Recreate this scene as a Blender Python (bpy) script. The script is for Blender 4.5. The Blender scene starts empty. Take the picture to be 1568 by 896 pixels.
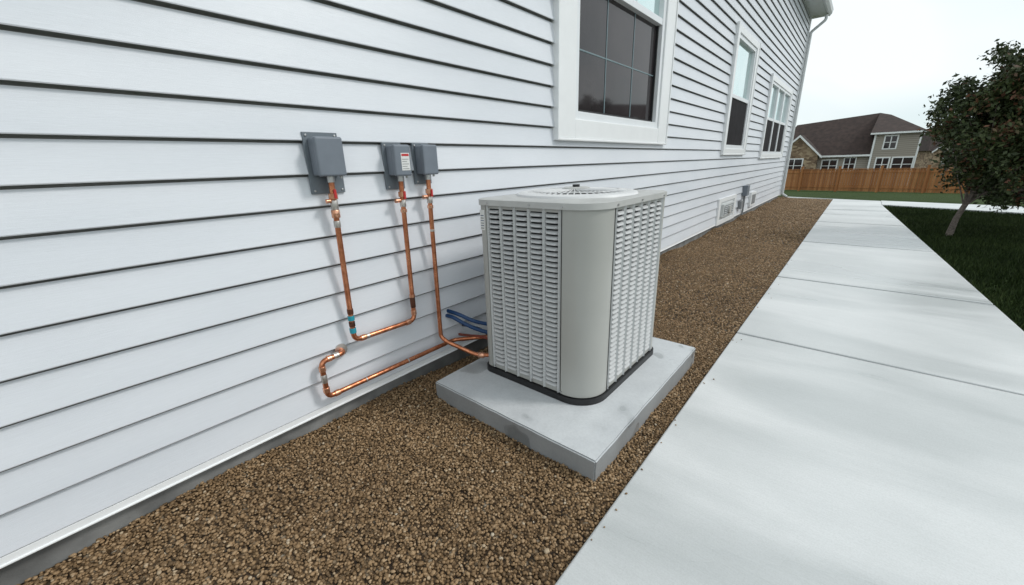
import bpy, math, random, bmesh
import numpy as np
from mathutils import Vector, Matrix, Euler
from mathutils import noise as mn
random.seed(7); rng=np.random.default_rng(7)
sc=bpy.context.scene
sc.view_settings.view_transform='Standard'; sc.view_settings.look='None'; sc.view_settings.exposure=0

# ---------------------------------------------------------------- materials
def newmat(name):
    m=bpy.data.materials.new(name); m.use_nodes=True
    nt=m.node_tree; b=nt.nodes['Principled BSDF']
    return m,nt,b
def N(nt,t,**k):
    n=nt.nodes.new(t)
    for a,v in k.items(): setattr(n,a,v)
    return n
def ramp(nt,fac,stops):
    r=N(nt,'ShaderNodeValToRGB'); e=r.color_ramp.elements
    while len(e)<len(stops): e.new(0.5)
    for i,(p,c) in enumerate(stops):
        e[i].position=p; e[i].color=(*c,1) if len(c)==3 else c
    nt.links.new(fac,r.inputs[0]); return r.outputs[0]
def coords(nt,scale=(1,1,1),rot=(0,0,0)):
    tc=N(nt,'ShaderNodeTexCoord'); mp=N(nt,'ShaderNodeMapping')
    mp.inputs['Scale'].default_value=scale; mp.inputs['Rotation'].default_value=rot
    nt.links.new(tc.outputs['Object'],mp.inputs[0]); return mp.outputs[0]
def noise(nt,vec,scale,detail=4,rough=.55,dist=0):
    n=N(nt,'ShaderNodeTexNoise'); n.inputs['Scale'].default_value=scale
    n.inputs['Detail'].default_value=detail; n.inputs['Roughness'].default_value=rough
    n.inputs['Distortion'].default_value=dist
    nt.links.new(vec,n.inputs['Vector']); return n.outputs['Fac']
def bump(nt,b,h,strength=.3,dist=.01):
    n=N(nt,'ShaderNodeBump'); n.inputs['Strength'].default_value=strength; n.inputs['Distance'].default_value=dist
    nt.links.new(h,n.inputs['Height']); nt.links.new(n.outputs[0],b.inputs['Normal'])
def mixc(nt,f,a,b_,mode='MIX'):
    m=N(nt,'ShaderNodeMix',data_type='RGBA',blend_type=mode)
    if isinstance(f,float): m.inputs[0].default_value=f
    else: nt.links.new(f,m.inputs[0])
    for i,v in ((6,a),(7,b_)):
        if isinstance(v,tuple): m.inputs[i].default_value=(*v,1)
        else: nt.links.new(v,m.inputs[i])
    return m.outputs[2]
def simple(name,c,rough=.5,metal=0,var=.12,scale=8,bstr=0,bscale=60,spec=.5):
    m,nt,b=newmat(name); v=coords(nt)
    f=noise(nt,v,scale,3)
    lo=tuple(x*(1-var) for x in c); hi=tuple(min(1,x*(1+var)) for x in c)
    nt.links.new(ramp(nt,f,[(.3,lo),(.7,hi)]),b.inputs['Base Color'])
    b.inputs['Roughness'].default_value=rough; b.inputs['Metallic'].default_value=metal
    b.inputs['Specular IOR Level'].default_value=spec
    if bstr: bump(nt,b,noise(nt,v,bscale),bstr,.004)
    return m

# siding
M_siding,nt,b=newmat('vinyl_siding')
v=coords(nt,(1,1.2,40)); g=noise(nt,v,9,4,.6,1.2)
v2=coords(nt,(1,.35,1.2)); g2=noise(nt,v2,2.2,2)
c1=ramp(nt,g2,[(.25,(.68,.71,.755)),(.75,(.78,.80,.84))])
c2=ramp(nt,g,[(.3,(.94,.94,.94)),(.65,(1,1,1))])
nt.links.new(mixc(nt,1.0,c1,c2,'MULTIPLY'),b.inputs['Base Color'])
b.inputs['Roughness'].default_value=.36; bump(nt,b,g,.24,.003)
M_lapshade=simple('siding_lap_shade',(.30,.30,.29),.7,var=.1)  # shadow line under each lap, painted as darker grey on the recess faces
M_trim=simple('white_trim',(.86,.87,.875),.35,var=.02)
M_trimd=simple('window_vinyl',(.80,.82,.84),.35,var=.02)
M_found=simple('foundation_concrete',(.19,.19,.185),.85,var=.35,scale=5,bstr=.5,bscale=40)
M_back=simple('wall_sheathing',(.10,.10,.10),.9)
M_glassd,nt,b=newmat('screened_glass')
b.inputs['Roughness'].default_value=.05; b.inputs['Specular IOR Level'].default_value=.44
vv=noise(nt,coords(nt),3); nt.links.new(ramp(nt,vv,[(.3,(.026,.022,.024)),(.7,(.042,.036,.038))]),b.inputs['Base Color'])
M_screen=simple('insect_screen',(.020,.018,.020),.75,var=.25,spec=.15)
M_glassu,nt,b=newmat('upper_glass')
b.inputs['Roughness'].default_value=.04; b.inputs['Metallic'].default_value=.85
vv=noise(nt,coords(nt),2); nt.links.new(ramp(nt,vv,[(.3,(.62,.78,.77)),(.7,(.74,.86,.85))]),b.inputs['Base Color'])
M_muntin=simple('muntin_bar',(.17,.24,.26),.4,var=.05)
M_gutter=simple('gutter_white',(.62,.64,.64),.4,var=.05)
M_shingle=simple('roof_shingle',(.040,.025,.021),.9,var=.35,scale=2.5,bstr=.3,bscale=10)

# sidewalk concrete
M_walk,nt,b=newmat('sidewalk_concrete')
a=noise(nt,coords(nt,(.45,1.7,1),(0,0,.35)),.9,3,.45,.9)
a2=noise(nt,coords(nt,(1,1,1)),.8,4,.5,.3)
fine=noise(nt,coords(nt,(5,70,5),(0,0,.1)),3,3,.6)
grit=noise(nt,coords(nt),160,2,.7)
c=ramp(nt,a,[(.35,(.57,.59,.59)),(.62,(.76,.77,.77))])
c=mixc(nt,.8,c,ramp(nt,a2,[(.3,(.82,.83,.83)),(.6,(1,1,1))]),'MULTIPLY')
c=mixc(nt,.45,c,ramp(nt,fine,[(.35,(.88,.88,.88)),(.65,(1,1,1))]),'MULTIPLY')
c=mixc(nt,.6,c,ramp(nt,grit,[(.3,(.84,.84,.83)),(.6,(1,1,1))]),'MULTIPLY')
nt.links.new(c,b.inputs['Base Color'])
nt.links.new(ramp(nt,a,[(.3,(.24,.24,.24)),(.7,(.48,.48,.48))]),b.inputs['Roughness'])
bump(nt,b,fine,.12,.002)
M_joint=simple('joint_filler',(.035,.033,.03),.9)
# pad : faint damp stains, sides coloured darker than the top
M_pad,nt,b=newmat('pad_concrete')
st=noise(nt,coords(nt),3.0,2,.5,.3); gr=noise(nt,coords(nt),70,4,.7); cl_=noise(nt,coords(nt),6,4,.6)
c=ramp(nt,st,[(.37,(.42,.435,.44)),(.40,(.50,.52,.53)),(.43,(.62,.64,.655)),(.75,(.67,.69,.70))])
c=mixc(nt,.5,c,ramp(nt,gr,[(.3,(.80,.80,.80)),(.6,(1,1,1))]),'MULTIPLY')
c=mixc(nt,.6,c,ramp(nt,cl_,[(.35,(.86,.86,.86)),(.6,(1,1,1))]),'MULTIPLY')
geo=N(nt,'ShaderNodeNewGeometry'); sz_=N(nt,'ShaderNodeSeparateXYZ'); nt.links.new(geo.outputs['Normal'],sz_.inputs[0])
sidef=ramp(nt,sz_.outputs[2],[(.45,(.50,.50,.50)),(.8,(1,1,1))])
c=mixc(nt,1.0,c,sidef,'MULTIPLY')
nt.links.new(c,b.inputs['Base Color'])
nt.links.new(ramp(nt,st,[(.37,(.15,.15,.15)),(.45,(.42,.42,.42))]),b.inputs['Roughness']); bump(nt,b,gr,.2,.003)

def gravelmat(name,attr):
    m,nt,b=newmat(name)
    if attr:
        at=N(nt,'ShaderNodeAttribute',attribute_name='tint'); f=at.outputs['Fac']
    else:
        vo=N(nt,'ShaderNodeTexVoronoi'); vo.inputs['Scale'].default_value=48
        nt.links.new(coords(nt),vo.inputs['Vector'])
        sp=N(nt,'ShaderNodeSeparateColor'); nt.links.new(vo.outputs['Color'],sp.inputs[0]); f=sp.outputs[0]
    c=ramp(nt,f,[(0,(.095,.060,.031)),(.3,(.235,.148,.074)),(.55,(.36,.232,.122)),(.8,(.46,.318,.185)),(.94,(.55,.43,.29)),(1,(.64,.57,.46))])
    big=noise(nt,coords(nt),1.6,2)
    c=mixc(nt,.8,c,ramp(nt,big,[(.3,(.78,.76,.74)),(.65,(1.0,1.0,1.0))]),'MULTIPLY')
    if attr:
        n=noise(nt,coords(nt),130,2); c=mixc(nt,.8,c,ramp(nt,n,[(.3,(.72,.72,.72)),(.65,(1.0,1.0,1.0))]),'MULTIPLY')
    else:
        dk=ramp(nt,vo.outputs['Distance'],[(.2,(.62,.6,.58)),(.7,(.10,.09,.08))]); c=mixc(nt,1.0,c,dk,'MULTIPLY')
    nt.links.new(c,b.inputs['Base Color']); b.inputs['Roughness'].default_value=.58; b.inputs['Specular IOR Level'].default_value=.3
    return m
M_stone=gravelmat('gravel_stone',True); M_bed=gravelmat('gravel_bed',False)

M_grass,nt,b=newmat('lawn')
a=noise(nt,coords(nt),1.2,4,.6); f=noise(nt,coords(nt),45,3,.7)
c=mixc(nt,f,(.020,.036,.009),(.060,.098,.026)); c=mixc(nt,.6,c,ramp(nt,a,[(.3,(.6,.62,.5)),(.7,(1,1,1))]),'MULTIPLY')
nt.links.new(c,b.inputs['Base Color']); b.inputs['Roughness'].default_value=.9; b.inputs['Specular IOR Level'].default_value=.1; bump(nt,b,f,.8,.03)
M_blade,nt,b=newmat('grass_blade')
at=N(nt,'ShaderNodeAttribute',attribute_name='tint'); pn=noise(nt,coords(nt),.9,3)
c=ramp(nt,at.outputs['Fac'],[(0,(.014,.025,.007)),(.6,(.032,.055,.015)),(1,(.058,.080,.026))])
nt.links.new(mixc(nt,1.0,c,ramp(nt,pn,[(.35,(.65,.7,.6)),(.65,(1.15,1.1,1.1))]),'MULTIPLY'),b.inputs['Base Color']); b.inputs['Roughness'].default_value=.7; b.inputs['Specular IOR Level'].default_value=.15
M_leaf,nt,b=newmat('leaf')
at=N(nt,'ShaderNodeAttribute',attribute_name='tint')
nt.links.new(ramp(nt,at.outputs['Fac'],[(0,(.022,.034,.013)),(.5,(.046,.064,.023)),(.78,(.078,.098,.034)),(.86,(.10,.055,.03)),(1,(.16,.07,.04))]),b.inputs['Base Color']); b.inputs['Roughness'].default_value=.5; b.inputs['Specular IOR Level'].default_value=.3
M_bark=simple('bark',(.17,.14,.12),.9,var=.4,scale=30,bstr=.6,bscale=60)

M_cream=simple('cabinet_paint',(.41,.41,.385),.33,var=.04,scale=3)
M_slat=simple('louver_paint',(.56,.565,.565),.35,var=.05,scale=3)
M_lid=simple('lid_paint',(.50,.50,.485),.35,var=.05)
M_ring=simple('fan_ring_paint',(.72,.72,.72),.35,var=.03)
M_black=simple('black_plastic',(.012,.012,.013),.45,var=.2)
M_coil=simple('coil_fins',(.016,.016,.018),.5)
M_screw=simple('zinc',(.5,.5,.5),.35,metal=1,var=.1)
M_box=simple('box_gray',(.175,.20,.235),.42,var=.06,scale=10)
M_plate=simple('plate_gray',(.15,.175,.20),.45,var=.12,scale=14)
M_label=simple('label_white',(.75,.75,.73),.5,var=.03)
M_red=simple('label_red',(.55,.03,.03),.5,var=.05)
M_ink=simple('label_ink',(.05,.05,.06),.6)
M_teal=simple('teal_tape',(.02,.30,.38),.5)
M_blue=simple('blue_hose',(.008,.05,.15),.4)
M_wire=simple('red_wire',(.22,.05,.03),.5)
M_grey=simple('meter_gray',(.22,.23,.24),.5)
def copper(name,lo,hi,r):
    m,nt,b=newmat(name); f=noise(nt,coords(nt,(1,1,.6)),22,5,.65,.6)
    nt.links.new(ramp(nt,f,[(.3,lo),(.65,hi)]),b.inputs['Base Color']); b.inputs['Metallic'].default_value=.9
    nt.links.new(ramp(nt,f,[(.3,(r+.2,)*3),(.7,(r,)*3)]),b.inputs['Roughness']); return m
M_cop=copper('copper_pipe',(.32,.10,.045),(.74,.30,.16),.22)
M_fit=copper('copper_fitting',(.50,.20,.10),(.95,.55,.38),.2)
M_sold=copper('solder_joint',(.38,.36,.33),(.75,.70,.66),.3)
M_burn=copper('scorched_copper',(.05,.035,.03),(.25,.10,.06),.4)

# ---------------------------------------------------------------- mesh helpers
class MB:
    def __init__(s): s.v=[];s.f=[];s.m=[];s.mats=[]
    def mi(s,m):
        if m not in s.mats: s.mats.append(m)
        return s.mats.index(m)
    def poly(s,pts,m):
        n=len(s.v); s.v+= [tuple(p) for p in pts]; s.f.append(list(range(n,n+len(pts)))); s.m.append(s.mi(m))
    def box(s,x0,x1,y0,y1,z0,z1,m,M=None):
        n=len(s.v)
        P=[(x,y,z) for x in(x0,x1) for y in(y0,y1) for z in(z0,z1)]
        if M is not None: P=[tuple(M@Vector(p)) for p in P]
        s.v+=P
        for f in((0,1,3,2),(4,6,7,5),(0,4,5,1),(2,3,7,6),(0,2,6,4),(1,5,7,3)):
            s.f.append([n+i for i in f]); s.m.append(s.mi(m))
    def tube(s,pts,r,m,seg=12,caps=True):
        pts=[Vector(p) for p in pts]; n0=len(s.v); rr=r if isinstance(r,(list,tuple)) else [r]*len(pts)
        prev=None
        for i,p in enumerate(pts):
            t=(pts[min(i+1,len(pts)-1)]-pts[max(i-1,0)]).normalized()
            if prev is None:
                a=t.orthogonal().normalized()
            else: a=(prev-t*prev.dot(t)).normalized()
            prev=a; bb=t.cross(a)
            for k in range(seg):
                an=2*math.pi*k/seg; s.v.append(tuple(p+(a*math.cos(an)+bb*math.sin(an))*rr[i]))
        mi=s.mi(m)
        for i in range(len(pts)-1):
            for k in range(seg):
                a=n0+i*seg+k; b2=n0+i*seg+(k+1)%seg
                s.f.append([a,b2,b2+seg,a+seg]); s.m.append(mi)
        if caps:
            s.f.append([n0+k for k in range(seg)][::-1]); s.m.append(mi)
            s.f.append([n0+(len(pts)-1)*seg+k for k in range(seg)]); s.m.append(mi)
    def obj(s,name,parent=None,smooth=False,bevel=0,bseg=2,weld=False):
        me=bpy.data.meshes.new(name); me.from_pydata(s.v,[],s.f)
        for m in s.mats: me.materials.append(m)
        me.polygons.foreach_set('material_index',s.m)
        me.update()
        if weld:
            bm=bmesh.new(); bm.from_mesh(me); bmesh.ops.remove_doubles(bm,verts=bm.verts,dist=1e-5); bmesh.ops.recalc_face_normals(bm,faces=bm.faces); bm.to_mesh(me); bm.free()
        o=bpy.data.objects.new(name,me); sc.collection.objects.link(o)
        if parent: o.parent=parent
        if bevel:
            md=o.modifiers.new('bevel','BEVEL'); md.width=bevel; md.segments=bseg; md.limit_method='ANGLE'; md.angle_limit=math.radians(40)
        if smooth:
            me.polygons.foreach_set('use_smooth',[True]*len(me.polygons))
            try: me.set_sharp_from_angle(angle=math.radians(40))
            except Exception: pass
        return o
def empty(name):
    o=bpy.data.objects.new(name,None); sc.collection.objects.link(o); o.empty_display_size=.2; return o
def fillet(pts,r,n=6):
    pts=[Vector(p) for p in pts]; out=[pts[0]]
    for i in range(1,len(pts)-1):
        a,b2,c=pts[i-1],pts[i],pts[i+1]; d1=(a-b2); d2=(c-b2)
        q=min(r,d1.length*.45,d2.length*.45); p0=b2+d1.normalized()*q; p1=b2+d2.normalized()*q
        for k in range(n+1):
            t=k/n; out.append(p0*(1-t)**2+b2*2*t*(1-t)+p1*t*t)
    out.append(pts[-1]); return out
def fast_mesh(name,verts,faces,mat,tint=None,smooth=False,parent=None):
    me=bpy.data.meshes.new(name); nv=len(verts); nf,k=faces.shape
    me.vertices.add(nv); me.vertices.foreach_set('co',verts.astype(np.float32).ravel())
    me.loops.add(nf*k); me.loops.foreach_set('vertex_index',faces.astype(np.int32).ravel())
    me.polygons.add(nf); me.polygons.foreach_set('loop_start',np.arange(0,nf*k,k,dtype=np.int32))
    try: me.polygons.foreach_set('loop_total',np.full(nf,k,dtype=np.int32))
    except Exception: pass
    me.materials.append(mat)
    if tint is not None:
        a=me.attributes.new('tint','FLOAT','POINT'); a.data.foreach_set('value',tint.astype(np.float32))
    me.update(calc_edges=True)
    if smooth: me.polygons.foreach_set('use_smooth',np.ones(nf,dtype=bool))
    me.validate()
    o=bpy.data.objects.new(name,me); sc.collection.objects.link(o)
    if parent: o.parent=parent
    return o

# ---------------------------------------------------------------- ground
def gz(y):
    return float(np.interp(y,[-200,18.2,40,62,110,300],[-.03,-.03,-1.3,-2,-1.2,1.0]))
ys=[-200,-50,-10,0,5,10,15,18.2,20,25,30,35,40,50,62,80,110,160,300,600]
xs=[-400,-100,-30,-10,0,10,30,100,400]
g=MB()
for i in range(len(ys)-1):
    for j in range(len(xs)-1):
        g.poly([(xs[j],ys[i],gz(ys[i])),(xs[j+1],ys[i],gz(ys[i])),(xs[j+1],ys[i+1],gz(ys[i+1])),(xs[j],ys[i+1],gz(ys[i+1]))],M_grass)
g.obj('ground')
def gh(x,y):
    t=np.clip((-1.65-x)/.45,0,1); t=t*t*(3-2*t)
    return t*(.022+.018*np.sin(y*2.3)+.012*np.sin(y*5.1+1))+.006*np.sin(x*7+y*5)*np.sin(y*3.1-x*4)
gx=np.linspace(-2.2,-.565,24); gy=np.linspace(-3.5,17.4,150)
gravel=empty('gravel')
V=np.array([[x,y,gh(x,y)] for y in gy for x in gx]); nx=len(gx)
F=np.array([[j*nx+i,j*nx+i+1,(j+1)*nx+i+1,(j+1)*nx+i] for j in range(len(gy)-1) for i in range(nx-1)])
fast_mesh('bed',V,F,M_bed,smooth=True,parent=gravel)
phi=(1+5**.5)/2
iv=np.array([(-1,phi,0),(1,phi,0),(-1,-phi,0),(1,-phi,0),(0,-1,phi),(0,1,phi),(0,-1,-phi),(0,1,-phi),(phi,0,-1),(phi,0,1),(-phi,0,-1),(-phi,0,1)]); iv/=np.linalg.norm(iv[0])
fi=np.array([(0,11,5),(0,5,1),(0,1,7),(0,7,10),(0,10,11),(1,5,9),(5,11,4),(11,10,2),(10,7,6),(7,1,8),(3,9,4),(3,4,2),(3,2,6),(3,6,8),(3,8,9),(4,9,5),(2,4,11),(6,2,10),(8,6,7),(9,8,1)])
def stones(x0,x1,y0,y1,s,rmin,rmax,keep=1.0,lift=.0):
    X,Y=np.meshgrid(np.arange(x0,x1,s),np.arange(y0,y1,s)); X=X.ravel()+rng.uniform(-.5,.5,X.size)*s; Y=Y.ravel()+rng.uniform(-.5,.5,Y.size)*s
    k=(rng.random(X.size)<keep)&~((X>-1.86)&(X<-.72)&(Y>1.385)&(Y<2.85))&(X<-.575)
    X=X[k];Y=Y[k];n=X.size
    R=rmin+(rmax-rmin)*rng.random(n)**1.6
    return X,Y,gh(X,Y)+lift*rng.random(n)+R*.15,R
sets=[stones(-2.13,-.57,-1.0,3.6,.0130,.0053,.0095,1,.004),stones(-2.13,-.57,-1.0,3.6,.026,.005,.0115,.8,.010),
      stones(-2.13,-.57,3.6,8.0,.020,.0075,.0125,.95,.005),stones(-2.13,-.57,8.0,17.4,.032,.012,.018,.95,.006)]
ns=26; sX=-.56+np.abs(rng.normal(0,.03,ns)); sY=rng.uniform(.4,8,ns); sets.append((sX,sY,np.full(ns,.033),rng.uniform(.0035,.006,ns)))
X,Y,Z,R=[np.concatenate([s[i] for s in sets]) for i in range(4)]; n=X.size
A=rng.uniform(0,2*np.pi,n); sx=rng.uniform(.8,1.3,n); sy=rng.uniform(.7,1.1,n); sz=rng.uniform(.5,.85,n)
jit=rng.uniform(.82,1.15,(n,12,1))
L=iv[None]*jit*R[:,None,None]*np.stack([sx,sy,sz],1)[:,None,:]
ti=rng.uniform(-.5,.5,n)
y2=L[...,1]*np.cos(ti)[:,None]-L[...,2]*np.sin(ti)[:,None]; z2=L[...,1]*np.sin(ti)[:,None]+L[...,2]*np.cos(ti)[:,None]
x3=L[...,0]*np.cos(A)[:,None]-y2*np.sin(A)[:,None]; y3=L[...,0]*np.sin(A)[:,None]+y2*np.cos(A)[:,None]
VV=np.stack([x3+X[:,None],y3+Y[:,None],z2+Z[:,None]],-1).reshape(-1,3)
FF=(fi[None]+12*np.arange(n)[:,None,None]).reshape(-1,3)
fast_mesh('stones',VV,FF,M_stone,tint=np.repeat(rng.beta(1.8,2.2,n),12),smooth=True,parent=gravel)

# ---------------------------------------------------------------- sidewalk
walk=empty('sidewalk')
def xr(y): return 1.28-.0593*(y-4.4) if y>4.4 else 1.28
js=[-5.5,-2.6,-.1,3.57,5.7,8.42,11.2,13.9]
def slab(name,pts,zt=.03,zb=-.12,mat=M_walk):
    m=MB(); n=len(pts)
    m.poly([(x,y,zt) for x,y in pts],mat)
    for i in range(n):
        a=pts[i];c=pts[(i+1)%n]; m.poly([(a[0],a[1],zt),(a[0],a[1],zb),(c[0],c[1],zb),(c[0],c[1],zt)],mat)
    me=m.obj(name,walk,weld=True,smooth=True)
    md=me.modifiers.new('bevel','BEVEL'); md.width=.010; md.segments=3; md.limit_method='ANGLE'
    return me
gp=.008
m=MB()
def gpf(y): return .012 if y<4 else (.019 if y<6 else .026)
for i in range(len(js)-1):
    a,b_=js[i]+gpf(js[i]),js[i+1]-gpf(js[i+1])
    pts=[(-.57,a),(xr(a),a)]+([(xr(4.4),4.4)] if a<4.4<b_ else [])+[(xr(b_),b_),(-.57,b_)]
    slab('slab_%d'%i,pts)
    q=js[i+1]; m.box(-.56,xr(q)-.01,q-.04,q+.04,-.1,.012,M_joint)
m.obj('joint_filler',walk)
slab('slab_junction',[(-.57,13.9+.026),(xr(13.9),13.9+.026),(xr(15.7),15.7),(.61,16.95),(-1.9,17.75),(-1.9,17.45),(-.57,17.3)])
def up(x): return 17.75-.27*(x+1.9)*.98
x=.61+gp
k=0
while x<20:
    x2=x+2.2
    lo=lambda q:15.72-.41*(q-.61) if q<3 else 14.74-.3*(q-3)
    slab('cross_slab_%d'%k,[(x,lo(x)),(x2-gp,lo(x2-gp)),(x2-gp,up(x2-gp)-.0),(x,up(x))]); x=x2+gp; k+=1

def blades(x0,x1,y0,y1,n,h):
    X=rng.uniform(x0,x1,n);Y=rng.uniform(y0,y1,n)
    xe=np.where(Y>4.4,1.28-.0593*(Y-4.4),1.28); loe=np.where(X<3,15.72-.41*(X-.61),14.74-.3*(X-3))
    k=(X>xe+.015+.02*rng.random(n))&(Y<loe-.03); X=X[k];Y=Y[k]; n=X.size
    a=rng.uniform(0,np.pi,n); w=rng.uniform(.003,.006,n)*1.6; H=h*rng.uniform(.6,1.2,n); l=rng.uniform(-.5,.5,(n,2))*H[:,None]
    b0=np.stack([X-w*np.cos(a),Y-w*np.sin(a),np.full(n,-.03)],1); b1=np.stack([X+w*np.cos(a),Y+w*np.sin(a),np.full(n,-.03)],1)
    t=np.stack([X+l[:,0],Y+l[:,1],-.03+H],1)
    return np.stack([b0,b1,t],1).reshape(-1,3),n
Vb,nb=blades(.6,5.5,4.2,15.8,150000,.065)
fast_mesh('lawn_grass',Vb,np.arange(nb*3).reshape(-1,3),M_blade,tint=np.repeat(rng.random(nb),3))

# ---------------------------------------------------------------- main house
house=empty('white_siding_house')
XW=-2.12; EX=.158; YA,YB=-6.0,17.25; ZT=5.62
wins=[(3.07,5.60,1.66,3.95),(8.6,10.45,1.52,3.66),(12.35,15.95,1.42,3.35)]
m=MB(); z=.168
while z<ZT-.02:
    zt=min(z+EX,ZT); segs=[(YA,YB)]
    for (a,b_,c,d) in wins:
        if z>=c and zt<=d:
            ns=[]
            for s,e in segs:
                if a+.05>s and b_-.05<e: ns+=[(s,a+.05),(b_-.05,e)]
                else: ns.append((s,e))
            segs=ns
    for s,e in segs:
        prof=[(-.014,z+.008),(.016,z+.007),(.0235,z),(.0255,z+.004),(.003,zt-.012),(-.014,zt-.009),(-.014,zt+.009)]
        mm=[M_lapshade,M_siding,M_siding,M_siding,M_lapshade,M_lapshade]
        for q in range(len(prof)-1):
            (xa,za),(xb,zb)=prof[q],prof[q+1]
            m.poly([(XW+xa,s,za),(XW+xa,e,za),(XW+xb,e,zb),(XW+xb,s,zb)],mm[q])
    z+=EX
m.box(XW-.11,XW-.08,YA,YB,.10,ZT,M_back)
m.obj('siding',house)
m=MB(); m.box(XW-.24,XW-.016,YA-.05,YB-.05,-.4,.130,M_found); m.obj('foundation',house)
m=MB(); m.box(XW-.02,XW+.022,YA,YB,.134,.166,M_trim); m.box(XW-.02,XW+.028,YA,YB,.127,.136,M_trim)
m.obj('starter_strip',house,bevel=.003)
m=MB(); m.box(-14,XW-.2,YA,YB-.02,-.3,ZT,M_trim); m.obj('body',house)
def window(name,y0,y1,z0,z1,cas,fr,units,rail,grid):
    p=empty(name); p.parent=house; m=MB()
    xo=XW+.055
    m.box(XW-.02,xo,y0,y0+cas,z0,z1,M_trim); m.box(XW-.02,xo,y1-cas,y1,z0,z1,M_trim)
    m.box(XW-.02,xo-.002,y0+cas,y1-cas,z0,z0+cas*.62,M_trim); m.box(XW-.02,xo-.002,y0+cas,y1-cas,z1-cas*.7,z1,M_trim)
    m.box(XW-.02,xo+.012,y0-.025,y0,z0-.02,z1+.02,M_trim); m.box(XW-.02,xo+.012,y1,y1+.025,z0-.02,z1+.02,M_trim)
    m.box(XW-.02,xo+.010,y0,y1,z0-.022,z0,M_trim)
    m.obj('casing',p,bevel=.006)
    a,b_,c,d=y0+cas,y1-cas,z0+cas*.62,z1-cas*.7; w=(b_-a)/units
    m=MB(); G=MB(); U=MB(); T=MB()
    gm=M_glassd if grid else M_screen
    for u in range(units):
        ya,yb=a+u*w+.004,a+(u+1)*w-.004; xf=xo-.02
        m.box(XW-.10,xf,ya,ya+fr,c,d,M_trimd); m.box(XW-.10,xf,yb-fr,yb,c,d,M_trimd)
        m.box(XW-.10,xf,ya+fr,yb-fr,c,c+fr,M_trimd); m.box(XW-.10,xf,ya+fr,yb-fr,d-fr,d,M_trimd)
        m.box(XW-.10,xf-.006,ya+fr,yb-fr,rail-.03,rail+.035,M_trimd)
        s=.035; ia,ib=ya+fr,yb-fr
        xl=XW-.015; fm=M_black if grid else M_trimd
        if grid:
            T.box(xl-.02,xl+.006,ia,ia+s*.7,c+fr,rail-.03,fm); T.box(xl-.02,xl+.006,ib-s*.7,ib,c+fr,rail-.03,fm)
            T.box(xl-.02,xl+.005,ia+s*.7,ib-s*.7,c+fr,c+fr+s*.7,fm)
            G.box(xl-.04,xl-.018,ia,ib,c+fr,rail-.03,gm)
        else: G.box(xl-.04,XW+.012,ia,ib,c+fr,rail-.03,gm)
        U.box(xl-.04,xl-.010,ia,ib,rail+.035,d-fr,M_glassu)
        if grid:
            for k in range(1,grid[0]):
                yy=ia+(ib-ia)*k/grid[0]
                m.box(xl-.02,xl-.012,yy-.007,yy+.007,c+fr,rail-.03,M_muntin); m.box(xl-.02,xl-.004,yy-.01,yy+.01,rail+.035,d-fr,M_trimd)
            for k in range(1,grid[1]):
                zz=c+fr+(rail-.03-c-fr)*k/grid[1]
                m.box(xl-.02,xl-.0135,ia,ib,zz-.007,zz+.007,M_muntin)
    m.obj('frame',p,bevel=.003); G.obj('lower_glass',p); U.obj('upper_glass',p)
    if grid: T.obj('screen_frame',p)
window('window_large',*wins[0],.27,.07,1,2.98,(3,2))
window('window_mid',*wins[1],.16,.07,1,2.55,None)
window('window_triple',*wins[2],.16,.06,3,2.38,None)
m=MB(); m.box(XW-.1,XW+.045,YB-.02,YB+.10,.10,ZT,M_trim); m.obj('corner_board',house,bevel=.006)
m=MB(); m.tube(fillet([(XW+.42,YB+.02,ZT-.05),(XW+.42,YB+.02,ZT-.18),(XW+.09,YB+.02,ZT-.45),(XW+.09,YB+.02,.16),(XW+.24,YB+.02,.06)],.05),.042,M_gutter,8); m.obj('downspout',house,smooth=True)
m=MB(); m.box(XW-.3,XW+.40,YA-.3,YB+.35,ZT-.01,ZT+.02,M_gutter)
pr=[(.40,.14),(.40,.0),(.47,-.03),(.52,.04),(.54,.14),(.52,.14),(.50,.03)]
for q in range(len(pr)-1):
    m.poly([(XW+pr[q][0],YA-.3,ZT+pr[q][1]),(XW+pr[q][0],YB+.35,ZT+pr[q][1]),(XW+pr[q+1][0],YB+.35,ZT+pr[q+1][1]),(XW+pr[q+1][0],YA-.3,ZT+pr[q+1][1])],M_gutter)
m.poly([(XW+a,YB+.35,ZT+c) for a,c in pr],M_gutter)
m.obj('gutter',house)
m=MB(); m.poly([(XW+.42,YA-.3,ZT+.13),(XW+.42,YB+.4,ZT+.13),(-8,YB+.4,ZT+3.2),(-8,YA-.3,ZT+3.2)],M_shingle); m.poly([(-14.5,YA-.3,ZT+.13),(-14.5,YB+.4,ZT+.13),(-8,YB+.4,ZT+3.2),(-8,YA-.3,ZT+3.2)],M_shingle)
m.poly([(XW,YB,ZT),(-14,YB,ZT),(-8,YB,ZT+3.05)],M_trim); m.obj('roof',house)
m=MB(); xo=XW+.05
m.box(XW,xo,8.85,10.3,.12,.21,M_trim); m.box(XW,xo,8.85,10.3,.58,.66,M_trim); m.box(XW,xo,8.85,9.0,.21,.58,M_trim); m.box(XW,xo,10.15,10.3,.21,.58,M_trim); m.box(XW,xo-.02,9.0,10.15,.21,.58,M_gutter)
m.box(xo-.02,xo+.03,9.12,10.02,.27,.53,M_gutter); m.box(xo+.03,xo+.034,9.18,9.96,.30,.50,M_grey)
for k in range(5): m.box(xo+.033,xo+.05,9.18,9.96,.31+k*.04,.318+k*.04,M_gutter)
m.tube([(xo+.03,9.55,.40),(xo+.07,9.55,.40)],.085,M_lid,20)
m.obj('vent_panel',house,bevel=.004)
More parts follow.
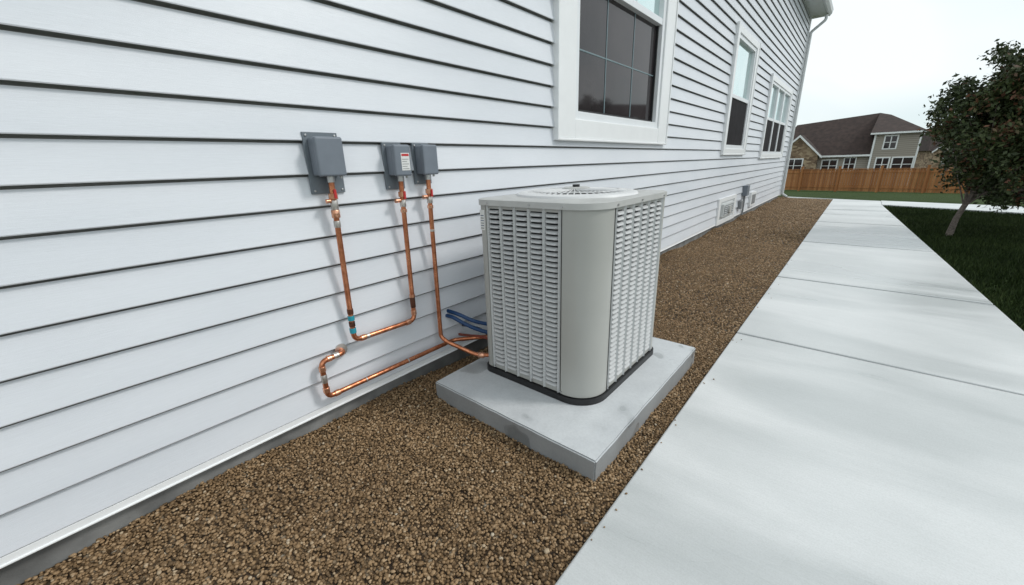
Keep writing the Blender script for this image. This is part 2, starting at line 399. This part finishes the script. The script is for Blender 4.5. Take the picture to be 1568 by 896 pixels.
m=MB(); m.tube([(XW+.06,11.1,.1),(XW+.06,11.1,.66),(XW+.06,11.15,.74)],.022,M_grey); m.box(XW,XW+.12,11.0,11.25,.56,.8,M_box); m.box(XW,XW+.07,11.9,12.5,.22,.58,M_trim); m.box(XW+.07,XW+.08,12.0,12.4,.28,.52,M_grey)
m.box(XW,XW+.09,10.7,10.9,.28,.46,M_grey)
m.obj('meter_conduit',house,bevel=.006)

# ---------------------------------------------------------------- electrical boxes
def ebox(py0,py1,pz0,pz1,by0,by1,bz0,bz1,label=False):
    p=empty('electrical_box'); xs_=XW+.026
    m=MB(); m.box(xs_-.012,xs_+.004,py0,py1,pz0,pz1,M_plate)
    for yy in(py0+.015,py1-.015):
        for zz in(pz0+.015,pz1-.015): m.tube([(xs_,yy,zz),(xs_+.009,yy,zz)],.006,M_screw,8)
    m.obj('mounting_plate',p,bevel=.003)
    xf=xs_+.092; m=MB()
    m.box(xs_+.004,xf-.028,by0+.004,by1-.004,bz0+.004,bz1-.004,M_box); m.obj('body',p,bevel=.008,bseg=3)
    m=MB(); m.box(xf-.03,xf,by0,by1,bz0,bz1,M_box); m.obj('cover',p,bevel=.010,bseg=3)
    m=MB(); m.tube([(xs_+.045,(by0+by1)/2,bz0+.006),(xs_+.045,(by0+by1)/2,bz0-.03)],.019,M_screw,14)
    m.tube([(xs_+.06,by1-.02,bz0+.004),(xs_+.06,by1-.02,bz0-.012)],.007,M_screw,8); m.obj('hub',p,smooth=True)
    if label:
        m=MB(); lx=xf+.0012; w=by1-by0
        m.box(xf-.001,lx,by0+w*.38,by1-.012,bz0+.03,bz1-.045,M_label); m.box(lx-.0005,lx+.001,by0+w*.38+.004,by1-.016,bz1-.062,bz1-.05,M_red)
        for k in range(5): m.box(lx-.0005,lx+.001,by0+w*.42,by1-.02-.012*(k%2),bz0+.038+k*.013,bz0+.040+k*.013,M_ink)
        m.obj('label',p)
    return p
ebox(.90,1.075,1.335,1.63,.915,1.055,1.42,1.605)
ebox(1.33,1.455,1.33,1.59,1.345,1.455,1.405,1.575,True)
ebox(1.535,1.66,1.35,1.59,1.545,1.655,1.405,1.578)

# ---------------------------------------------------------------- copper pipes
xp=XW+.072
KR=1.25
def ring(m,p,d,r,l,mat):
    r*=KR
    p=Vector(p); d=Vector(d).normalized()*l/2; m.tube([p-d*1,p-d*.9,p+d*.9,p+d],[r*.92,r,r,r*.92],mat,14)
UPv=(0,0,1); PR=.0145
p=empty('copper_pipe_loop'); m=MB()
A0=(xp,.985,1.40); A1=(xp,.968,.515); B1=(xp,1.385,.505); B0=(xp,1.40,1.38)
m.tube(fillet([A0,A1,B1,B0],.045,8),PR,M_cop,14)
def lerp(a,c,t): return Vector(a).lerp(Vector(c),t)
ring(m,lerp(A0,A1,.09),UPv,.018,.03,M_fit); ring(m,lerp(A0,A1,.14),UPv,.015,.05,M_sold); ring(m,lerp(A0,A1,.19),UPv,.017,.04,M_fit); ring(m,lerp(A0,A1,.25),UPv,.0135,.035,M_sold)
m.tube([lerp(A0,A1,.115)+Vector((0,-.04,0)),lerp(A0,A1,.115)+Vector((0,.0,0))],.011,M_fit,10); m.tube([lerp(A0,A1,.05)+Vector((.026,0,0)),lerp(A0,A1,.10)+Vector((.026,0,0))],.007,M_red,8)
ring(m,lerp(A0,A1,.80),UPv,.0135,.03,M_burn); ring(m,lerp(A0,A1,.845),UPv,.0145,.028,M_teal); ring(m,lerp(A0,A1,.885),UPv,.0135,.03,M_burn); ring(m,lerp(A0,A1,.93),UPv,.0145,.03,M_teal)
ring(m,lerp(A1,B1,.13),(0,1,0),.0145,.03,M_fit); ring(m,lerp(A1,B1,.88),(0,1,0),.0145,.03,M_fit); ring(m,lerp(A1,B1,.2),(0,1,0),.0125,.02,M_sold)
ring(m,lerp(B0,B1,.09),UPv,.018,.03,M_fit); ring(m,lerp(B0,B1,.15),UPv,.0145,.04,M_sold); ring(m,lerp(B0,B1,.2),UPv,.0155,.02,M_fit); m.tube([lerp(B0,B1,.13)+Vector((0,-.05,0)),lerp(B0,B1,.13)],.012,M_fit,10); m.tube([lerp(B0,B1,.07)+Vector((.026,.0,0)),lerp(B0,B1,.12)+Vector((.026,0,0))],.007,M_red,8)
ring(m,lerp(B0,B1,.86),UPv,.0135,.07,M_burn); ring(m,lerp(B0,B1,.81),UPv,.0145,.02,M_fit); ring(m,lerp(B0,B1,.94),UPv,.0145,.03,M_fit)
m.obj('pipe',p,smooth=True)
p=empty('copper_refrigerant_line'); m=MB()
C0=(xp,1.60,1.38); C1=(xp,1.585,.315); C2=(-1.70,1.735,.215)
m.tube(fillet([C0,C1,(xp+.04,1.60,.28),(-1.80,1.685,.205),C2],.06,8),PR,M_cop,14)
ring(m,lerp(C0,C1,.07),UPv,.018,.03,M_fit); ring(m,lerp(C0,C1,.12),UPv,.0145,.04,M_sold); ring(m,lerp(C0,C1,.16),UPv,.0155,.02,M_fit); m.tube([lerp(C0,C1,.1)+Vector((0,-.05,0)),lerp(C0,C1,.1)],.012,M_fit,10); m.tube([lerp(C0,C1,.06)+Vector((.026,.0,0)),lerp(C0,C1,.10)+Vector((.026,0,0))],.007,M_red,8)
ring(m,lerp(C0,C1,.3),UPv,.0125,.015,M_sold); ring(m,(-1.77,1.70,.208),(.7,.4,0),.016,.04,M_fit)
m.obj('pipe',p,smooth=True)
p=empty('copper_drain_pipe'); m=MB()
D=[(XW+.0,.90,.468),(xp,.90,.468),(xp,.765,.462),(xp,.765,.245),(xp,1.70,.245),(-1.71,1.92,.30)]
m.tube(fillet(D,.035,8),PR,M_cop,14)
ring(m,(xp,.85,.467),(0,1,0),.014,.03,M_sold); ring(m,(xp,.81,.465),(0,1,0),.0145,.025,M_fit); ring(m,(xp,.765,.42),UPv,.0145,.03,M_fit); ring(m,(xp,.765,.36),UPv,.013,.05,M_sold); ring(m,(xp,.765,.29),UPv,.0145,.03,M_fit); ring(m,(xp,.82,.245),(0,1,0),.0145,.03,M_fit)
ring(m,(XW+.03,.90,.468),(1,0,0),.03,.008,M_sold)
for yy in(1.0,1.3): m.tube([(xp,yy-.004,.245),(xp,yy+.004,.245)],.0165,M_sold,12)
m.obj('pipe',p,smooth=True)
p=empty('blue_hose'); m=MB()
m.tube(fillet([(XW+.0,1.70,.42),(XW+.06,1.71,.42),(-1.95,1.76,.36),(-1.83,1.80,.33),(-1.70,1.84,.33)],.08),.014,M_blue,10)
m.tube(fillet([(XW+.0,1.72,.45),(XW+.09,1.74,.44),(-1.93,1.80,.385),(-1.70,1.86,.38)],.08),.014,M_blue,10)
m.tube(fillet([(XW+.02,1.8,.24),(-1.98,1.80,.26),(-1.85,1.78,.30),(-1.70,1.80,.29)],.08),.010,M_wire,8)
m.tube(fillet([(XW+.02,1.84,.30),(-1.98,1.84,.32),(-1.85,1.80,.34),(-1.70,1.82,.27)],.08),.009,M_black,8)
m.obj('hose',p,smooth=True)

# ---------------------------------------------------------------- pad
def rough_box(name,x0,x1,y0,y1,z0,z1,mat,parent=None,res=.04,amp=.006):
    bm=bmesh.new(); bmesh.ops.create_cube(bm,size=1)
    for v in bm.verts: v.co=Vector(((x0+x1)/2+v.co.x*(x1-x0),(y0+y1)/2+v.co.y*(y1-y0),(z0+z1)/2+v.co.z*(z1-z0)))
    bmesh.ops.bevel(bm,geom=bm.edges[:],offset=.007,segments=2,affect='EDGES')
    for ax,lo,hi in((0,x0,x1),(1,y0,y1)):
        for t in np.arange(lo+res,hi-.02,res):
            no=[0,0,0];no[ax]=1;co=[0,0,0];co[ax]=t
            bmesh.ops.bisect_plane(bm,geom=bm.verts[:]+bm.edges[:]+bm.faces[:],plane_co=co,plane_no=no)
    bmesh.ops.bisect_plane(bm,geom=bm.verts[:]+bm.edges[:]+bm.faces[:],plane_co=(0,0,z1-.05),plane_no=(0,0,1))
    for v in bm.verts:
        q=v.co*9; d=mn.noise_vector(q)*amp+mn.noise_vector(v.co*28)*amp*.5
        if v.co.z>z1-.02: d*=.35
        d.z*=.15; v.co+=d
    me=bpy.data.meshes.new(name); bm.to_mesh(me); bm.free(); me.materials.append(mat)
    me.polygons.foreach_set('use_smooth',[True]*len(me.polygons))
    try: me.set_sharp_from_angle(angle=math.radians(35))
    except Exception: pass
    o=bpy.data.objects.new(name,me); sc.collection.objects.link(o); o.parent=parent; return o
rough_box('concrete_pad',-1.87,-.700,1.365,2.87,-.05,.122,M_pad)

# ---------------------------------------------------------------- AC unit
ac=empty('air_conditioner_unit')
ax0,ax1,ay0,ay1=-1.72,-.92,1.69,2.62; zb,zt=.165,1.248
def outline(off,rs,seg=10):
    pts=[]
    C=[((ax0,ay0),(1,1),rs[0],180),((ax1,ay0),(-1,1),rs[1],270),((ax1,ay1),(-1,-1),rs[2],0),((ax0,ay1),(1,-1),rs[3],90)]
    for (cx,cy),(sx_,sy_),r,a0 in C:
        ox,oy=cx+sx_*r,cy+sy_*r
        for k in range(seg+1):
            a=math.radians(a0+90*k/seg); pts.append((ox+(r+off)*math.cos(a),oy+(r+off)*math.sin(a)))
    return pts
RS=(.05,.17,.06,.05)
def prism(m,pts,z0,z1,mat,top=True,bot=True):
    n=len(pts)
    for i in range(n):
        a=pts[i];c=pts[(i+1)%n]; m.poly([(a[0],a[1],z0),(c[0],c[1],z0),(c[0],c[1],z1),(a[0],a[1],z1)],mat)
    if top: m.poly([(x,y,z1) for x,y in pts],mat)
    if bot: m.poly([(x,y,z0) for x,y in pts][::-1],mat)
m=MB(); prism(m,outline(.012,RS),.118,.160,M_black); m.obj('base_pan',ac,weld=True,smooth=True)
m=MB(); prism(m,outline(-.045,RS),.160,zt-.12,M_coil,top=True); m.obj('coil',ac)
def wallstrip(m,pts,z0,z1,th,mat):
    inn=[]
    for i,(x,y) in enumerate(pts):
        a=Vector(pts[max(i-1,0)]);c=Vector(pts[min(i+1,len(pts)-1)]);t=(c-a).normalized(); nrm=Vector((-t.y,t.x)); inn.append((x+nrm.x*th,y+nrm.y*th))
    for i in range(len(pts)-1):
        m.poly([(*pts[i],z0),(*pts[i+1],z0),(*pts[i+1],z1),(*pts[i],z1)],mat)
    for P,Q in((pts[0],inn[0]),(pts[-1],inn[-1])):
        m.poly([(*P,z0),(*P,z1),(*Q,z1),(*Q,z0)],mat)
m=MB(); prism(m,outline(-.046,RS),zt-.119,zt-.008,M_coil,top=False,bot=False); m.obj('fan_shroud',ac)
ol=outline(0,RS,20); sg=21
c_nl,c_nr,c_fr,c_fl=[ol[i*sg:(i+1)*sg] for i in range(4)]
m=MB()
wallstrip(m,[(ax0,ay0+.075)]+c_nl+[(ax0+.068,ay0)],zb,zt,.03,M_cream)
wallstrip(m,[(ax1-.20,ay0)]+c_nr+[(ax1,ay0+.20)],zb,zt,.03,M_cream)
wallstrip(m,[(ax1,ay1-.075)]+c_fr+[(ax1-.075,ay1)],zb,zt,.03,M_cream)
wallstrip(m,[(ax0+.075,ay1)]+c_fl+[(ax0,ay1-.075)],zb,zt,.03,M_cream)
m.obj('corner_posts',ac,smooth=True,weld=True)
def panel(name,origin,udir,ndir,W,cols):
    m=MB(); o=Vector(origin); u=Vector(udir); n=Vector(ndir)
    M=Matrix(((u.x,n.x,0,o.x),(u.y,n.y,0,o.y),(0,0,1,0),(0,0,0,1)))
    z0,z1=zb+.0,zt; rib=.022; cw=(W-rib)/cols; fo=-.004
    def tf(l): return [tuple(M@Vector(t)) for t in l]
    for c in range(cols+1):
        uc=c*cw; um=uc+rib/2
        pr=[(uc,-.016),(uc+.002,fo),(uc+.006,fo),(um,fo+.009),(uc+rib-.006,fo),(uc+rib-.002,fo),(uc+rib,-.016)]
        for q in range(6):
            m.poly(tf([(pr[q][0],pr[q][1],z0),(pr[q+1][0],pr[q+1][1],z0),(pr[q+1][0],pr[q+1][1],z1),(pr[q][0],pr[q][1],z1)]),M_slat)
    m.box(rib,W-rib,-.014,fo-.001,z0,z0+.03,M_cream,M); m.box(rib,W-rib,-.014,fo-.001,z1-.040,z1,M_cream,M)
    pitch=.0290; z=z0+.032; D=.0168
    while z<z1-.058:
        for c in range(cols):
            ua,ub=c*cw+rib-.001,(c+1)*cw+.001
            P=[(-.016,D),(-.008,D-.003),(-.001,D-.0082),(.0022,.002),(.0022,-.0005)]
            e=.012
            E=[0,e*.08,e*.35,e,e*1.15]
            for q in range(4):
                (n0,h0),(n1,h1)=P[q],P[q+1]; ea,eb=E[q],E[q+1]
                m.poly(tf(((ua+ea,n0,z+h0),(ub-ea,n0,z+h0),(ub-eb,n1,z+h1),(ua+eb,n1,z+h1))),M_slat)
            for uu,s_ in((ua,1),(ub,-1)):
                m.poly(tf(((uu,-.016,z+D),(uu+s_*E[2],-.001,z+D-.0082),(uu+s_*E[4],.0022,z-.0005),(uu,-.010,z-.0005))),M_slat)
        z+=pitch
    m.obj(name,ac)
panel('front_louvers',(ax0+.068,ay0,0),(1,0,0),(0,-1,0),(ax1-.20)-(ax0+.068),5)
panel('side_louvers',(ax1,ay0+.20,0),(0,1,0),(1,0,0),(ay1-.075)-(ay0+.20),6)
panel('wall_side_louvers',(ax0,ay1-.075,0),(0,-1,0),(-1,0,0),(ay1-.075)-(ay0+.075),6)
panel('rear_louvers',(ax1-.075,ay1,0),(-1,0,0),(0,1,0),(ax1-.075)-(ax0+.075),5)
m=MB(); rim=outline(.010,RS); prism(m,rim,zt-.022,zt+.010,M_lid,top=False,bot=False)
fc=((ax0+ax1)/2,(ay0+ay1)/2); fr=.365
nR=len(rim); inner=outline(-.006,RS)
circ=[]
for (x,y) in inner:
    a=math.atan2(y-fc[1],x-fc[0]); circ.append((fc[0]+fr*math.cos(a),fc[1]+fr*math.sin(a)))
for i in range(nR):
    j=(i+1)%nR
    m.poly([(*rim[i],zt+.010),(*rim[j],zt+.010),(*inner[j],zt+.016),(*inner[i],zt+.016)],M_lid)
    m.poly([(*inner[i],zt+.016),(*inner[j],zt+.016),(*circ[j],zt+.020),(*circ[i],zt+.020)],M_lid)
m.obj('lid',ac,smooth=True,weld=True)
m=MB(); S=64
prof=[(fr+.004,.018),(fr-.002,.030),(fr-.02,.036),(fr-.05,.038),(fr-.075,.034),(fr-.08,.0)]
for k in range(S):
    a,b_=2*math.pi*k/S,2*math.pi*(k+1)/S
    for q in range(len(prof)-1):
        (r0,h0),(r1,h1)=prof[q],prof[q+1]
        m.poly([(fc[0]+r0*math.cos(a),fc[1]+r0*math.sin(a),zt+h0),(fc[0]+r0*math.cos(b_),fc[1]+r0*math.sin(b_),zt+h0),(fc[0]+r1*math.cos(b_),fc[1]+r1*math.sin(b_),zt+h1),(fc[0]+r1*math.cos(a),fc[1]+r1*math.sin(a),zt+h1)],M_ring)
m.obj('fan_ring',ac,smooth=True,weld=True)
m=MB()
for k in range(48):
    a=2*math.pi*k/48; ca,sa=math.cos(a),math.sin(a); ca2,sa2=math.cos(a+.12),math.sin(a+.12)
    m.tube([(fc[0]+.07*ca,fc[1]+.07*sa,zt+.048),(fc[0]+.18*ca2,fc[1]+.18*sa2,zt+.045),(fc[0]+.30*ca2,fc[1]+.30*sa2,zt+.034)],.0038,M_ring,6)
for r in(.14,.20,.26): 
    m.tube([(fc[0]+r*math.cos(t*math.pi/24),fc[1]+r*math.sin(t*math.pi/24),zt+.041) for t in range(49)],.0026,M_ring,6,False)
m.tube([(fc[0],fc[1],zt+.03),(fc[0],fc[1],zt+.054),(fc[0],fc[1],zt+.060)],[.085,.085,.07],M_lid,32)
m.tube([(fc[0],fc[1],zt+.055),(fc[0],fc[1],zt+.074)],.022,M_black,16)
m.obj('fan_grille',ac,smooth=True)
m=MB(); m.tube([(fc[0],fc[1],zt-.1),(fc[0],fc[1],zt-.02)],.075,M_black,24)
for k in range(4):
    a=k*math.pi/2; M=Matrix.Translation((fc[0],fc[1],zt-.06))@Matrix.Rotation(a,4,'Z')@Matrix.Rotation(.5,4,'X'); m.box(.05,.27,-.07,.07,-.002,.002,M_black,M)
m.obj('fan',ac)
m=MB()
for (x,y,dx,dy) in[(ax1-.195,ay0-.0015,0,-1),(ax1+.0015,ay0+.195,1,0)]:
    if dx==0: m.box(x-.002,x+.002,y-.001,y+.001,zb,zt-.022,M_black)
    else: m.box(x-.001,x+.001,y-.002,y+.002,zb,zt-.022,M_black)
for x in(ax0+.09,ax1-.19,ax1-.40):
    m.tube([(x,ay0-.010,zt-.008),(x,ay0-.015,zt-.008)],.006,M_screw,8); m.tube([(x,ay0-.001,zb+.015),(x,ay0-.006,zb+.015)],.005,M_screw,8)
for y in(ay0+.2,ay0+.5,ay1-.1):
    m.tube([(ax1+.010,y,zt-.008),(ax1+.015,y,zt-.008)],.006,M_screw,8); m.tube([(ax1+.001,y,zb+.015),(ax1+.006,y,zb+.015)],.005,M_screw,8)
m.obj('seams_and_screws',ac)
m=MB(); m.box(ax0+.022,ax0+.058,ay0-.0015,ay0+.001,zt-.17,zt-.05,M_label)
for k in range(6): m.box(ax0+.027,ax0+.052,ay0-.0022,ay0,zt-.16+k*.015,zt-.156+k*.015,M_blue if k%2 else M_ink)
m.obj('rating_label',ac)

# ---------------------------------------------------------------- fence
M_fence,nt,b=newmat('cedar_fence')
geo=N(nt,'ShaderNodeTexCoord'); sx=N(nt,'ShaderNodeSeparateXYZ'); nt.links.new(geo.outputs['Object'],sx.inputs[0])
mu=N(nt,'ShaderNodeMath',operation='MULTIPLY'); mu.inputs[1].default_value=1/.15; nt.links.new(sx.outputs[0],mu.inputs[0])
fl=N(nt,'ShaderNodeMath',operation='FLOOR'); nt.links.new(mu.outputs[0],fl.inputs[0])
wn=N(nt,'ShaderNodeTexWhiteNoise',noise_dimensions='1D'); nt.links.new(fl.outputs[0],wn.inputs['W'])
c=ramp(nt,wn.outputs['Value'],[(0,(.31,.12,.038)),(.5,(.40,.165,.054)),(1,(.48,.215,.080))])
gr=noise(nt,coords(nt,(6,6,.6)),3,4); c=mixc(nt,.7,c,ramp(nt,gr,[(.3,(.7,.7,.7)),(.7,(1,1,1))]),'MULTIPLY')
nt.links.new(c,b.inputs['Base Color']); b.inputs['Roughness'].default_value=.8
fence=empty('wooden_fence'); m=MB(); R=MB()
ang=math.atan2(39.4-40.8,7.9+4.7)
Mf=Matrix.Translation((-4.7,40.8,-1.32))@Matrix.Rotation(ang,4,'Z')
for i in range(-60,320):
    x=i*.15; m.box(x+.006,x+.144,-.012,.012,.06,1.66+.012*math.sin(i*1.7),M_fence,Mf)
for i in range(-4,20):
    x=i*2.4+1.0; R.box(x-.07,x+.07,-.12,.06,0,1.84,M_fence,Mf); R.box(x-.09,x+.09,-.14,.08,1.84,1.89,M_fence,Mf)
R.box(-9,48,-.045,-.013,1.40,1.50,M_fence,Mf); R.box(-9,48,-.045,-.013,.3,.4,M_fence,Mf); R.box(-9,48,-.06,.05,1.675,1.71,M_fence,Mf)
m.obj('pickets',fence); R.obj('posts_and_rails',fence)

# ---------------------------------------------------------------- background houses
M_bsid,nt,b=newmat('taupe_siding')
w=N(nt,'ShaderNodeTexWave',wave_type='BANDS',bands_direction='Z'); w.inputs['Scale'].default_value=1.6; nt.links.new(coords(nt),w.inputs[0])
nt.links.new(ramp(nt,w.outputs['Fac'],[(.05,(.24,.21,.18)),(.3,(.37,.33,.285))]),b.inputs['Base Color']); b.inputs['Roughness'].default_value=.7
M_stonew,nt,b=newmat('stone_veneer')
vo=N(nt,'ShaderNodeTexVoronoi'); vo.inputs['Scale'].default_value=2.6; nt.links.new(coords(nt,(1,1,1.8)),vo.inputs['Vector'])
sp=N(nt,'ShaderNodeSeparateColor'); nt.links.new(vo.outputs['Color'],sp.inputs[0])
nt.links.new(ramp(nt,sp.outputs[0],[(0,(.13,.085,.055)),(.5,(.27,.19,.12)),(1,(.43,.33,.22))]),b.inputs['Base Color']); b.inputs['Roughness'].default_value=.85
def bhouse(name,M):
    h=empty(name); W=MB(); Rf=MB(); T=MB(); G=MB()
    def P(l): return [tuple(M@Vector(q)) for q in l]
    W.box(-4.9,.6,0,10,0,3.4,M_bsid,M)
    Rf.poly(P([(-5.3,-.5,3.3),(.6,-.5,3.3),(.6,5,7.85),(-7.2,5,7.15)]),M_shingle)
    Rf.poly(P([(-8.6,10.5,3.3),(.6,10.5,3.3),(.6,5,7.85),(-7.2,5,7.15)]),M_shingle)
    W.box(-8.0,-4.0,-1.0,10,0,3.5,M_stonew,M); W.poly(P([(-8.0,-1.0,3.5),(-4.0,-1.0,3.5),(-6.0,-1.0,5.5)]),M_stonew)
    Rf.poly(P([(-6.0,-1.3,5.75),(-3.65,-1.3,3.35),(-3.65,4,3.6),(-6.0,4,5.75)]),M_shingle); Rf.poly(P([(-6.0,-1.3,5.75),(-8.35,-1.3,3.35),(-8.35,4,3.6),(-6.0,4,5.75)]),M_shingle)
    Rf.poly(P([(-8.6,-.5,3.45),(-8.6,10.5,3.45),(-7.2,5,7.15)]),M_shingle); Rf.poly(P([(-8.6,-.5,3.45),(-5.3,-.5,3.3),(-7.2,5,7.15)]),M_shingle)
    for s in(-1,1):
        a=(-6.0,-1.33,5.72); c=(-6.0+s*2.4,-1.33,3.30)
        T.poly(P([a,c,(c[0],c[1],c[2]-.24),(a[0],a[1],a[2]-.27)]),M_trim)
    W.box(.6,4.2,-.6,10,0,5.55,M_bsid,M)
    Rf.poly(P([(.2,-1.0,5.45),(4.6,-1.0,5.45),(1.6,4.6,7.55),(.6,5,7.86)]),M_shingle); Rf.poly(P([(4.6,-1.0,5.45),(4.6,10.4,5.45),(1.6,5.4,7.55),(1.6,4.6,7.55)]),M_shingle)
    Rf.poly(P([(.2,-1.0,5.45),(.6,5,7.86),(.2,10.4,5.45)]),M_shingle); Rf.poly(P([(.2,10.4,5.45),(4.6,10.4,5.45),(1.6,5.4,7.55),(.6,5,7.86)]),M_shingle)
    Rf.poly(P([(.6,5,7.86),(1.6,4.6,7.55),(1.6,5.4,7.55)]),M_shingle)
    T.box(.2,4.6,-1.04,-.96,5.33,5.5,M_trim,M); T.box(4.56,4.64,-1,10.4,5.33,5.5,M_trim,M); T.box(-3.9,.6,-.55,-.48,3.15,3.34,M_trim,M)
    T.box(.56,.72,-.66,-.5,0,5.4,M_trim,M); T.box(4.1,4.24,-.66,-.5,0,5.4,M_trim,M)
    for (x,z,w_,hh,yf) in[(1.5,3.9,.9,1.2,-.6),(1.2,1.6,.95,1.3,-.6),(2.5,1.6,1.5,1.3,-.6),(-3.5,1.6,1.3,1.2,0),(-1.5,1.7,.9,1.3,0),(-6.9,1.6,1.5,1.4,-1.0)]:
        T.box(x-.12,x+w_+.12,yf-.06,yf-.003,z-.12,z+hh+.12,M_trim,M); G.box(x,x+w_,yf-.075,yf-.05,z,z+hh,M_glassd,M)
        T.box(x+w_/2-.04,x+w_/2+.04,yf-.09,yf-.07,z,z+hh,M_trim,M); T.box(x,x+w_,yf-.088,yf-.072,z+hh/2-.03,z+hh/2+.03,M_trim,M)
    W.obj('walls',h); Rf.obj('roof',h); T.obj('trim',h); G.obj('windows',h)
bhouse('brown_roof_house',Matrix.Translation((-.2,60.5,-2.0)))
bhouse('brown_roof_house',Matrix.Translation((15.5,92,-1.9))@Matrix.Rotation(.2,4,'Z'))
bhouse('brown_roof_house',Matrix.Translation((24.5,45,-1.5))@Matrix.Rotation(-.3,4,'Z')@Matrix.Scale(1.35,4))
bhouse('brown_roof_house',Matrix.Translation((48,47,-1.6))@Matrix.Rotation(-.6,4,'Z')@Matrix.Scale(1.3,4))

# ---------------------------------------------------------------- tree
def leafcloud(name,cent,n_per,sig,size,parent,mat=M_leaf):
    C=np.repeat(cent,n_per,axis=0); n=len(C)
    P=C+rng.normal(0,1,(n,3))*sig
    a=rng.normal(0,1,(n,3)); a/=np.linalg.norm(a,axis=1)[:,None]
    r=rng.normal(0,1,(n,3)); b_=np.cross(a,r); b_/=np.linalg.norm(b_,axis=1)[:,None]
    s=size*rng.uniform(.6,1.3,n)[:,None]
    q=np.stack([P-a*s,P+b_*s*.5+a*s*.1,P+a*s,P-b_*s*.5+a*s*.1],1).reshape(-1,3)
    ct=rng.random(len(cent)); t=np.clip(np.repeat(ct,n_per)*.55+rng.random(n)*.45+(rng.random(n)>.93)*.35,0,1)
    fast_mesh(name,q,np.arange(n*4).reshape(-1,4),mat,tint=np.repeat(t,4),parent=parent)
tree=empty('ornamental_tree')
tb=Vector((1.40,10.5,-.05)); cc=Vector((1.90,10.55,1.86))
m=MB(); trunk=[tb,tb+Vector((.03,0,.35)),tb+Vector((.12,0,.75)),tb+Vector((.28,.02,1.2)),tb+Vector((.42,.03,1.8)),tb+Vector((.55,.05,2.5)),tb+Vector((.62,.05,3.0))]
m.tube(trunk,[.055,.043,.038,.033,.025,.015,.006],M_bark,10)
cent=[]
while len(cent)<345:
    d=Vector(rng.normal(0,1,3)).normalized(); r=rng.random()**.45
    p_=Vector((d.x*1.20,d.y*1.05,d.z*1.28))*r
    if p_.z>0: p_.x*=(1-.28*p_.z/1.3); p_.y*=(1-.28*p_.z/1.3)
    k=math.sin(p_.x*5+1)*math.sin(p_.y*5)*math.sin(p_.z*4+2)
    if k>.42: continue
    cent.append(cc+p_*(1+.10*math.sin(d.x*7+d.z*6)))
for c_ in cent[::2]:
    tt=rng.uniform(.25,.8); i0=int(tt*(len(trunk)-1)); st_=trunk[i0].lerp(trunk[i0+1],tt*(len(trunk)-1)-i0)
    if st_.z>c_.z: st_=trunk[2].lerp(trunk[3],rng.random())
    mid=st_.lerp(c_,.5)+Vector((0,0,-.06)); m.tube([st_,mid,c_],[.013,.008,.003],M_bark,5,False)
m.obj('trunk',tree,smooth=True)
leafcloud('foliage',np.array([tuple(c_) for c_ in cent]),115,.085,.040,tree)
dt=[]
for i in range(90):
    x=rng.uniform(-70,90); dt.append((x,130+rng.uniform(-6,6),-.5+rng.uniform(.0,2.6)*(1+.4*math.sin(x*.2))))
leafcloud('distant_trees',np.array(dt),60,1.3,.5,None)

# ---------------------------------------------------------------- light
az=math.radians(55); el=math.radians(44)
sd=Vector((math.sin(az)*math.cos(el),math.cos(az)*math.cos(el),math.sin(el)))
L_=bpy.data.lights.new('sun','SUN'); L_.energy=1.5; L_.angle=math.radians(11); L_.color=(1,.975,.94)
so=bpy.data.objects.new('sun',L_); sc.collection.objects.link(so); so.rotation_euler=(-sd).to_track_quat('-Z','Y').to_euler()
W=bpy.data.worlds.new('World'); sc.world=W; W.use_nodes=True; nt=W.node_tree; bg=nt.nodes['Background']
sk=N(nt,'ShaderNodeTexSky',sky_type='NISHITA'); sk.sun_disc=False; sk.sun_elevation=el; sk.sun_rotation=az
tc=N(nt,'ShaderNodeTexCoord'); mp=N(nt,'ShaderNodeMapping'); mp.inputs['Scale'].default_value=(1,1,2.2); nt.links.new(tc.outputs['Generated'],mp.inputs[0])
cn=noise(nt,mp.outputs[0],1.9,3,.45,.5)
cl=ramp(nt,cn,[(.32,(6.2,7.8,8.2)),(.56,(9.9,10.4,10.5))])
c=mixc(nt,.90,sk.outputs[0],cl)
nt.links.new(c,bg.inputs[0]); bg.inputs[1].default_value=.106

# ---------------------------------------------------------------- camera
yaw,pitch,roll=.714,.315,.031
fwd=Vector((-math.sin(yaw)*math.cos(pitch),math.cos(yaw)*math.cos(pitch),-math.sin(pitch)))
right=Vector((math.cos(yaw),math.sin(yaw),0)); down=-right.cross(fwd)
Rr=right*math.cos(roll)+down*math.sin(roll); Dd=-right*math.sin(roll)+down*math.cos(roll)
cam=bpy.data.cameras.new('camera'); co=bpy.data.objects.new('camera',cam); sc.collection.objects.link(co)
cam.sensor_width=36; cam.lens=602/1568*36; cam.clip_start=.02; cam.clip_end=2000
mx=Matrix.Identity(4)
for i in range(3): mx[i][0]=Rr[i]; mx[i][1]=-Dd[i]; mx[i][2]=-fwd[i]
mx[2][3]=1.45; co.matrix_world=mx; sc.camera=co
